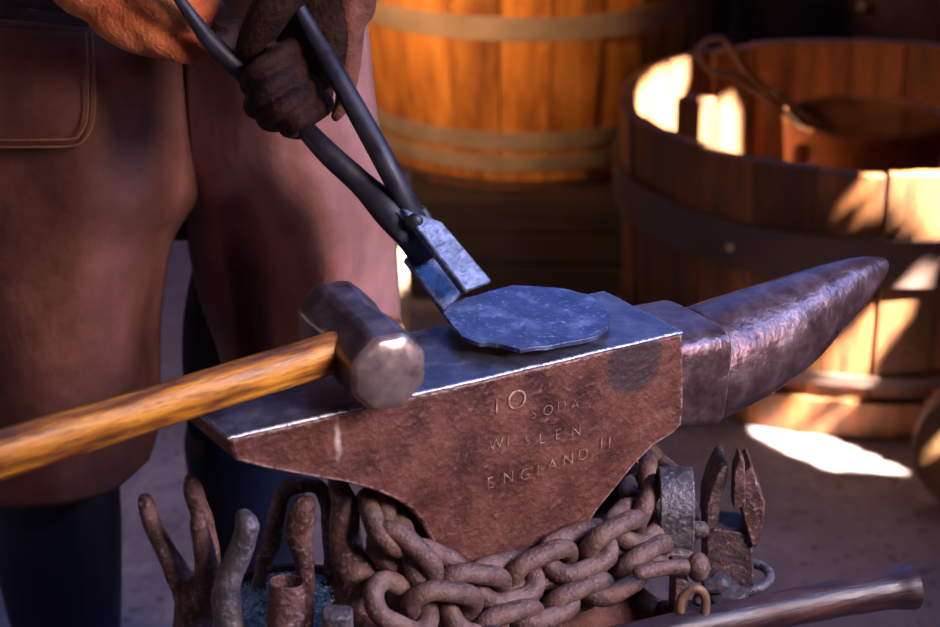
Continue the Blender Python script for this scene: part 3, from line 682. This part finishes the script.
# ---------------------------------------------------------------- log at right edge, things in the dark at the back
lg = at(988, 412, 2.91); le = empty('round_log', (lg.x, lg.y, 0)); tag(le, 'round cut log end lying at the right edge beside the tub', 'log')
bm = bmesh.new(); dl = V((-.25, -1, .0)).normalized()
sweep(bm, [V((lg.x, lg.y, .115)) , V((lg.x, lg.y, .115)) - dl * .07], [.11, .11], n=36, cap='flat', jit=.004, ref=V((0, 0, 1)))
obj('log_wood', bm, 'log', le, bevel=.004)
for i, (px, w, m, lb) in enumerate([(700, .055, 'redwood', 'dark red upright post behind the tub, the left one'), (737, .045, 'tool', 'dark upright post behind the tub, right of the red one')]):
    p = at(px, 60, 5.2); bm = bmesh.new(); box(bm, (p.x, 5.2, .45), (w, .06, .9)); o = obj('wooden_post', bm, m, origin=(p.x, 5.2, 0), bevel=.006); tag(o, lb, 'post')
p = at(895, -40, 4.95); ck = empty('iron_cauldron', (p.x, 4.95, 0)); tag(ck, 'big sooty black iron cauldron in the dark behind the tub', 'cauldron')
bm = bmesh.new(); lathe(bm, [(.0001, .14), (.12, .15), (.24, .22), (.32, .34), (.345, .48), (.33, .60), (.31, .64), (.34, .67), (.33, .68), (.29, .65), (.0001, .64)], (p.x, 4.95, 0), n=48, close=False); obj('pot', bm, 'blacksteel', ck)
for k in range(3):
    a = k * 2.09 + .5; bm = bmesh.new(); wtube(bm, [(p.x + .2 * math.cos(a), 4.95 + .2 * math.sin(a), .24, .028), (p.x + .24 * math.cos(a), 4.95 + .24 * math.sin(a), .1, .022), (p.x + .25 * math.cos(a), 4.95 + .25 * math.sin(a), .02, .022)], n=12); obj('leg', bm, 'blacksteel', ck)
bm = bmesh.new(); ico(bm, at(862, 6, 4.61), .012, 2); obj('rivet', bm, 'hoop_pale', ck)

# ---------------------------------------------------------------- the smith
sm = empty('person', (-.38, 2.24, 0)); tag(sm, 'person in split brown leather apron and work gloves holding the tongs behind the anvil', 'person')
bm = bmesh.new()
def limb(pts, n=16, e=2.0): wtube(bm, pts, n=n, k=5, e=e)
# trunk
P = [(-.34, 2.25, .80), (-.34, 2.25, .90), (-.34, 2.25, 1.02), (-.34, 2.24, 1.18), (-.34, 2.22, 1.34), (-.34, 2.21, 1.43), (-.34, 2.20, 1.475)]
Rr = [(.10, .15), (.125, .185), (.115, .165), (.12, .175), (.125, .20), (.105, .18), (.06, .08)]
sweep(bm, P, [(b, a) for a, b in Rr], n=24, ref=V((0, 1, 0)))
limb([(-.34, 2.20, 1.44, .062), (-.34, 2.17, 1.52, .055), (-.34, 2.15, 1.57, .055)])
ico(bm, (-.34, 2.125, 1.635), .095, 3, (.82, 1.02, 1.22))       # skull
ico(bm, (-.34, 2.06, 1.585), .055, 2, (.9, .9, .9)); ico(bm, (-.34, 2.018, 1.618), .016, 2, (.8, 1.2, 1.5))
for s in (-1, 1): ico(bm, (-.34 + s * .08, 2.14, 1.625), .026, 2, (.4, .8, 1.2))
limb([(-.45, 2.24, .88, .105), (-.48, 2.18, .70, .088), (-.50, 2.14, .50, .062), (-.50, 2.18, .30, .056), (-.50, 2.22, .09, .042)])
limb([(-.24, 2.27, .88, .105), (-.235, 2.29, .72, .085), (-.285, 2.29, .56, .070), (-.29, 2.30, .36, .058), (-.275, 2.34, .10, .042)])
for fx, fy, a in ((-.50, 2.2, -.1), (-.275, 2.32, .15)): limb([(fx, fy + .05, .05, .042), (fx - .01 + a * .1, fy - .06, .045, .045), (fx + a * .3, fy - .16, .035, .038)])
HR = at(110, -20, 1.93); HLf = at(345, -40, 1.90)
limb([(-.50, 2.21, 1.40, .075), (-.58, 2.17, 1.26, .058), (-.62, 2.10, 1.14, .05), (-.55, 2.02, 1.09, .045), (*HR, .04)])
limb([(-.18, 2.21, 1.40, .075), (-.09, 2.19, 1.28, .058), (-.05, 2.12, 1.17, .05), (-.08, 2.0, 1.12, .045), (*HLf, .04)])
body = obj('body', bm, 'trouser', sm, remesh=.009)
# head parts
bm = bmesh.new(); ico(bm, (-.34, 2.145, 1.66), .099, 3, (.84, 1.0, 1.14)); bmesh.ops.delete(bm, geom=[v for v in bm.verts if v.co.y < 2.09 and v.co.z < 1.68], context='VERTS'); obj('hair', bm, 'hair', sm, solid=.004)
for s in (-1, 1):
    bm = bmesh.new(); ico(bm, (-.34 + s * .032, 2.038, 1.64), .011, 2); obj('eye', bm, 'hoop_pale', sm)
bm = bmesh.new(); box(bm, (-.34, 2.008, 1.575), (.045, .012, .008)); obj('mouth', bm, 'skin', sm, bevel=.003)
# shirt
bm = bmesh.new()
sweep(bm, [(-.34, 2.25, .96), (-.34, 2.25, 1.02), (-.34, 2.24, 1.18), (-.34, 2.22, 1.34), (-.34, 2.21, 1.43), (-.34, 2.20, 1.475)], [(.205, .135), (.182, .128), (.188, .133), (.213, .138), (.195, .118), (.09, .07)], n=28, ref=V((0, 1, 0)))
wtube(bm, [(-.50, 2.21, 1.40, .085), (-.58, 2.17, 1.26, .070), (-.62, 2.10, 1.14, .062), (-.57, 2.04, 1.10, .058)], n=16)
wtube(bm, [(-.18, 2.21, 1.40, .085), (-.09, 2.19, 1.28, .070), (-.05, 2.12, 1.17, .062), (-.075, 2.03, 1.13, .058)], n=16)
obj('shirt', bm, 'shirt', sm, remesh=.009)
bm = bmesh.new(); ico(bm, at(34, 3, 2.085), .011, 2, (1, .6, .8)); obj('belt_stud', bm, 'hoop_pale', sm)
# boots
for L_, lab in (([(-.50, 2.165, .44, .082), (-.50, 2.17, .34, .079), (-.50, 2.19, .20, .066), (-.50, 2.215, .10, .056), (-.50, 2.20, .055, .056)], [(-.50, 2.24, .052, .05), (-.51, 2.14, .05, .052), (-.53, 2.04, .04, .044)]),
                ([(-.285, 2.30, .42, .076), (-.28, 2.31, .26, .070), (-.272, 2.33, .12, .056), (-.275, 2.33, .055, .056)], [(-.275, 2.37, .052, .05), (-.26, 2.26, .05, .052), (-.23, 2.16, .04, .044)])):
    bm = bmesh.new(); wtube(bm, L_, n=18); wtube(bm, lab, n=18)
    for v in bm.verts: v.co.z = max(v.co.z, .002)
    obj('boot', bm, 'boot', sm, remesh=.007)
# apron leaves
def sheet(rows, ku=7, kv=6, wr=.0, seed=0):
    R1 = [spline(r, ku) for r in rows]
    colsn = len(R1[0]); C = [spline([R1[i][j] for i in range(len(rows))], kv) for j in range(colsn)]
    bm = bmesh.new(); G = []
    for j in range(colsn):
        G.append([])
        for (a, b, Y) in C[j]:
            p = at(a, b, Y); p.y += wr * noise.noise(V((p.x * 9, p.z * 2.2, seed))); G[-1].append(bm.verts.new(p))
    for j in range(colsn - 1):
        for i in range(len(G[0]) - 1): bm.faces.new((G[j][i], G[j + 1][i], G[j + 1][i + 1], G[j][i + 1]))
    return bm
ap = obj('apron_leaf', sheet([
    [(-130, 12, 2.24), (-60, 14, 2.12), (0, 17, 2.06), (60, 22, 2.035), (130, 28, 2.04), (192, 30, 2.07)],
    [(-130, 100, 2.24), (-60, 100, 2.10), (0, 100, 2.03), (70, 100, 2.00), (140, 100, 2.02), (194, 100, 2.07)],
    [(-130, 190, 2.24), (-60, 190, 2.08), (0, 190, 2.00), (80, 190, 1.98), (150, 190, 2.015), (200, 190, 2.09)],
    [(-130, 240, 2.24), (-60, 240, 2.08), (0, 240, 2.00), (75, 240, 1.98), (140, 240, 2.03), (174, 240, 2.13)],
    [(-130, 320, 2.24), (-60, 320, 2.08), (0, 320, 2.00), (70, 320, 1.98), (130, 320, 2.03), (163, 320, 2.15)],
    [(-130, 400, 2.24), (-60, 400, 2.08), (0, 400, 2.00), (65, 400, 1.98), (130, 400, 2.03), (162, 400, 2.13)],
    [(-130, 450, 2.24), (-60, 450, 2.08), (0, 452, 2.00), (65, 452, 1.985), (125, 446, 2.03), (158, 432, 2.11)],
    [(-130, 500, 2.24), (-60, 505, 2.08), (0, 507, 2.01), (60, 505, 1.995), (110, 492, 2.03), (150, 458, 2.09)]], wr=.03, seed=1), 'leather_shaded', sm, solid=.004, ang=180)
tag(ap, 'left leaf of the brown leather apron, coloured darker for its shade')
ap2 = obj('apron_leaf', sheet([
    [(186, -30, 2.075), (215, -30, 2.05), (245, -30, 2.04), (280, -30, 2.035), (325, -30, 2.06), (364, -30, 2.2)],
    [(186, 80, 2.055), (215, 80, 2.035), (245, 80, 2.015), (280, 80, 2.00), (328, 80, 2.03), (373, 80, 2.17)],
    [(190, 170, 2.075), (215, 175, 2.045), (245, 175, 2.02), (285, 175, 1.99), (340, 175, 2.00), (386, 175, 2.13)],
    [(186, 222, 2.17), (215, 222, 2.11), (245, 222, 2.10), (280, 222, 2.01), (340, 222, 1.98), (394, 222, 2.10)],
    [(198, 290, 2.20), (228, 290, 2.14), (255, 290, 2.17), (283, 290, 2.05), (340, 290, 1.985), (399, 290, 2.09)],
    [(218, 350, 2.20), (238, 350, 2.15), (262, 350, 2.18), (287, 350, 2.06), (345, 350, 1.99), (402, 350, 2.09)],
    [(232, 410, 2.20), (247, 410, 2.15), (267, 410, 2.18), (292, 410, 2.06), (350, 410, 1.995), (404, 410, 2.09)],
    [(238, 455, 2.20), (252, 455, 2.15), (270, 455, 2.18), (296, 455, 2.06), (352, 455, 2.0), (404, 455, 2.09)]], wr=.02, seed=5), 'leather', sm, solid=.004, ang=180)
tag(ap2, 'right leaf of the apron, coloured paler for its light, hanging open over the bent leg')
# pocket with stitched edge, on the left leaf
pk = obj('apron_pocket', sheet([
    [(-40, 28, 2.066), (0, 28, 2.040), (40, 30, 2.022), (80, 32, 2.014), (92, 34, 2.012)],
    [(-40, 80, 2.048), (0, 80, 2.018), (40, 82, 1.994), (82, 82, 1.986), (95, 80, 1.986)],
    [(-40, 125, 2.038), (0, 125, 2.003), (40, 126, 1.981), (80, 126, 1.974), (94, 122, 1.975)],
    [(-40, 146, 2.033), (0, 148, 1.997), (40, 148, 1.976), (74, 147, 1.969), (86, 140, 1.970)]], wr=.0, seed=1), 'leather_shaded', ap, solid=.003, ang=180)
bm = bmesh.new()
for off in (0, 7):
    L = [(92 - off * .9, 32, 2.006), (95 - off, 80, 1.978), (94 - off, 118, 1.967), (86 - off * .8, 138 - off * .6, 1.961), (72, 146 - off, 1.961), (40, 147 - off, 1.968), (0, 147 - off, 1.989), (-40, 145 - off, 2.025)]
    tube(bm, [(a, b, Y, 1.1) for a, b, Y in L], n=6, k=8)
obj('stitching', bm, 'thread', pk, ang=180)

# gloves: orange suede on the left of the picture
bm = bmesh.new()
tube(bm, [(10, -75, 1.99, (48, 40)), (60, -40, 1.96, (50, 42)), (105, -14, 1.94, (48, 38)), (140, 2, 1.93, (46, 36)), (165, 12, 1.92, (38, 30))], n=20)
for L in ([(135, 20, 1.90, 20), (165, 42, 1.885, 17), (192, 50, 1.885, 15), (207, 44, 1.90, 12)],
          [(120, 22, 1.92, 21), (150, 40, 1.90, 18), (180, 40, 1.89, 16), (205, 28, 1.90, 13)],
          [(140, -5, 1.90, 20), (172, 12, 1.88, 17), (196, 16, 1.885, 15), (208, 6, 1.90, 12)],
          [(130, -25, 1.92, 20), (168, -20, 1.89, 17), (192, -18, 1.89, 15), (203, -24, 1.90, 12)],
          [(110, 15, 1.915, 24), (135, 34, 1.90, 20), (158, 36, 1.89, 17)]):
    tube(bm, L, n=14)
gl = obj('glove', bm, 'suede', sm, remesh=.0035); tag(gl, 'fuzzy orange suede glove')
bm = bmesh.new()
tube(bm, [(150, -20, 1.935, 14), (190, -6, 1.94, 12), (213, 6, 1.93, 11), (222, 18, 1.925, 9)], n=14)
tube(bm, [(170, 2, 1.945, 12), (210, 40, 1.94, 11), (230, 38, 1.935, 10.5), (237, 26, 1.93, 8)], n=14)
fg = obj('fingers', bm, 'skin_blue', gl, remesh=.0025); tag(fg, 'pale purple finger tips showing past the tongs')
# dark glove on the right
bm = bmesh.new()
tube(bm, [(345, -90, 1.93, (42, 40)), (330, -35, 1.90, (44, 34)), (318, 10, 1.885, (44, 26)), (308, 50, 1.875, (44, 22)), (305, 85, 1.87, (38, 20)), (308, 100, 1.865, (30, 16))], n=22)
for L in ([(292, 50, 1.86, 14), (272, 61, 1.828, 11.5), (256, 71, 1.820, 10.5), (249, 84, 1.84, 10), (254, 92, 1.86, 8)],
          [(300, 68, 1.855, 14), (280, 82, 1.820, 12), (262, 93, 1.812, 11), (254, 106, 1.835, 11.5), (262, 112, 1.86, 9)],
          [(308, 88, 1.85, 14), (292, 101, 1.815, 12), (276, 110, 1.808, 11), (267, 119, 1.83, 11.5), (276, 124, 1.855, 9)],
          [(322, 104, 1.85, 13), (308, 116, 1.82, 11), (296, 123, 1.808, 10), (288, 128, 1.825, 10), (298, 132, 1.85, 8)],
          [(305, -25, 1.87, 24), (282, -5, 1.85, 22), (264, 22, 1.845, 20), (252, 44, 1.85, 16), (247, 56, 1.86, 12)]):
    tube(bm, L, n=14)
g2 = obj('glove', bm, 'glove', sm, remesh=.0024); g2.modifiers['smooth'].iterations = 2; tag(g2, 'dark brown leather glove with curled fingers')
bm = bmesh.new()
tube(bm, [(352, -80, 1.90, (22, 30)), (352, -20, 1.885, (20, 28)), (350, 30, 1.88, (15, 24)), (348, 70, 1.875, (12, 20)), (344, 100, 1.875, (9, 14)), (336, 116, 1.872, (6, 8))], n=18)
tube(bm, [(362, -60, 1.88, 18), (364, -15, 1.875, 14), (366, 10, 1.875, 10), (362, 20, 1.875, 7)], n=14)
obj('cuff', bm, 'cuff', g2, remesh=.003)

PATCHES = [  # screen outlines where the wall holes should drop sun
    ('tub', [(621, 104), (634, 77), (652, 68), (658, 58), (684, 54), (686, 72), (664, 152), (644, 146), (624, 128)]),
    ('tub', [(698, 100), (728, 104), (736, 122), (738, 172), (700, 172)]),
    ('tub', [(862, 178), (950, 168), (1000, 190), (1000, 262), (945, 230), (905, 204)]),
    ('tub', [(905, 286), (880, 300), (838, 335), (805, 372), (780, 400), (770, 430), (842, 452), (845, 400), (865, 360), (892, 330)]),
    ('floor', [(745, 428), (783, 430), (834, 442), (869, 459), (912, 478), (908, 490), (869, 482), (798, 456)]),
    ('log', [(914, 428), (970, 422), (970, 462), (924, 462)]),
    ('offcut', [(380, 243), (414, 243), (414, 262), (404, 279), (380, 279)])]
# ---------------------------------------------------------------- unseen wall added on the right, holes shaped to land the sun patches
SUN = V((.62, -.42, .80)).normalized()
WX = 2.5; cs = .014
def inside(y, z, poly):
    c = False; n = len(poly)
    for i in range(n):
        (y1, z1), (y2, z2) = poly[i], poly[(i + 1) % n]
        if (z1 > z) != (z2 > z) and y < (y2 - y1) * (z - z1) / (z2 - z1) + y1: c = not c
    return c
bpy.context.view_layer.update(); DG = bpy.context.evaluated_depsgraph_get(); CELLS = {}
def patch(pix, Y0=0, only=''):
    xs = [p[0] for p in pix]; ys = [p[1] for p in pix]; yy = min(ys)
    while yy <= max(ys):
        xx = min(xs)
        while xx <= max(xs):
            if inside(xx, yy, pix):
                hit, p, nrm, idx, ob, mt = sc.ray_cast(DG, V((0, 0, CZ)), ray(xx, yy).normalized())
                if hit and p.y > Y0 and (nrm.dot(SUN) > .02 or ob.name == 'floor') and (not only or only in ob.name or (ob.parent and only in ob.parent.name)):
                    if sc.ray_cast(DG, p + SUN * .012, SUN)[0]: xx += 1.5; continue
                    t = (WX - p.x) / SUN.x; q = p + SUN * t
                    CELLS[(int(math.floor(q.y / cs)), int(math.floor(q.z / cs)))] = only
            xx += 1.5
        yy += 1.5
for only, pl_ in PATCHES: patch(pl_, 2.6, only)
for ia_ in range(46):                  # extra hole added so bounced sun brightens the inside of the tub
    for iz_ in range(30):
        a = math.radians(140 + ia_); p = TC + V((.415 * math.cos(a), .415 * math.sin(a), .10 + iz_ * .010))
        t = (WX - p.x) / SUN.x; q = p + SUN * t; hh = sc.ray_cast(DG, q - SUN * .05, -SUN)
        if hh[0] and (hh[1] - p).length < .09: CELLS[(int(math.floor(q.y / cs)), int(math.floor(q.z / cs)))] = 'tub'
def fits(c, only):
    for a, b in ((.5, .5), (-.2, -.2), (1.2, -.2), (-.2, 1.2), (1.2, 1.2))[:1 if only == 'log' else 5]:
        hit, p, nrm, idx, ob, mt = sc.ray_cast(DG, V((WX - .02, (c[0] + a) * cs, (c[1] + b) * cs)), -SUN)
        if not hit: return False
        nm = ob.name + (ob.parent.name if ob.parent else '')
        if only and only not in nm: return False
    return True
CELLS = {c for c, o_ in CELLS.items() if fits(c, o_)}
# close pin holes in the cell pattern
add = set()
for (a, b) in CELLS:
    for da, db in ((1, 0), (0, 1), (-1, 0), (0, -1)):
        q = (a + da, b + db)
        if q not in CELLS and sum(((q[0] + i, q[1] + j) in CELLS) for i, j in ((1, 0), (0, 1), (-1, 0), (0, -1))) >= 2: add.add(q)
CELLS |= add
ia, ib = min(c[0] for c in CELLS) - 2, max(c[0] for c in CELLS) + 3; ja, jb = max(1, min(c[1] for c in CELLS) - 2), max(c[1] for c in CELLS) + 3
bm = bmesh.new(); gv = {}
def gvt(i, j):
    if (i, j) not in gv: gv[(i, j)] = bm.verts.new((WX, i * cs, j * cs))
    return gv[(i, j)]
for i in range(ia, ib):
    for j in range(ja, jb):
        if (i, j) not in CELLS: bm.faces.new((gvt(i, j), gvt(i + 1, j), gvt(i + 1, j + 1), gvt(i, j + 1)))
def quad(a, b, c, d): bm.faces.new([bm.verts.new((WX, *p)) for p in ((a, c), (b, c), (b, d), (a, d))])
YA, YB, ZT = -9.0, 11.0, 11.0
y0, y1, z0, z1 = ia * cs, ib * cs, ja * cs, jb * cs
quad(YA, YB, 0, z0); quad(YA, YB, z1, ZT); quad(YA, y0, z0, z1); quad(y1, YB, z0, z1)
tag(obj('sun_gobo_wall', bm, 'darkwood', smooth=False, solid=.012), kind='structure')

# ---------------------------------------------------------------- light
w = bpy.data.worlds.new('sky'); sc.world = w; w.use_nodes = True; nt = w.node_tree; L = nt.links
bg = nt.nodes['Background']
tc = N(nt, 'ShaderNodeTexCoord'); sx = N(nt, 'ShaderNodeSeparateXYZ'); L.new(tc.outputs['Generated'], sx.inputs[0])
# open blue sky low beyond the yard, dimmer and warmer light elsewhere
dt = N(nt, 'ShaderNodeVectorMath', operation='DOT_PRODUCT'); L.new(tc.outputs['Generated'], dt.inputs[0]); dt.inputs[1].default_value = V((.33, .71, .61)).normalized()
f = ramp(nt, dt.outputs['Value'], [(.74, (0, 0, 0)), (.92, (1, 1, 1))])
fz = ramp(nt, sx.outputs['Z'], [(.02, (0, 0, 0)), (.12, (1, 1, 1))]); f = mixc(nt, 1.0, f, fz, 'MULTIPLY')
c = mixc(nt, f, (.125, .085, .105), (.32, .66, 2.3))
L.new(c, bg.inputs[0]); bg.inputs[1].default_value = .8
sn = bpy.data.lights.new('sun', 'SUN'); so = bpy.data.objects.new('sun', sn); COL.objects.link(so)
sn.energy = 240; sn.color = (1, .9, .74); sn.angle = math.radians(.4); so.rotation_euler = SUN.to_track_quat('Z', 'Y').to_euler()
def area(name, loc, to, size, e, col):
    l = bpy.data.lights.new(name, 'AREA'); o = bpy.data.objects.new(name, l); COL.objects.link(o)
    l.shape = 'RECTANGLE'; l.size, l.size_y = size; l.energy = e; l.color = col
    o.location = loc; o.rotation_euler = (V(loc) - V(to)).to_track_quat('Z', 'Y').to_euler(); return o
dl_ = area('added_key_area', (1.5, .5, 1.8), (-.15, 1.9, .7), (.8, .8), 10.5, (.98, .80, .86)); dl_.data.spread = math.radians(58)  # added soft key from the right for anvil and apron, no doorway exists
sk_ = area('added_blue_area', (2.2, 1.55, 2.5), (.2, 1.75, .7), (1.0, .8), 7, (.22, .42, 1)); sk_.data.spread = math.radians(50)  # added blue light for highlights on horn and chain, no window exists
wl = area('added_barrel_fill', (-.75, 3.05, 1.3), (.0, 4.2, .62), (.3, .3), 4.2, (1, .60, .28)); wl.data.spread = math.radians(55)  # added warm fill on the barrel, standing in for sun bounce

vs = sc.view_settings; sc.display_settings.display_device = 'sRGB'
vs.view_transform = 'Standard'; vs.look = 'None'; vs.gamma = 1; vs.exposure = -.08; vs.use_curve_mapping = False
sc.cycles.use_denoising = True; sc.cycles.max_bounces = 6; sc.cycles.sample_clamp_indirect = 6
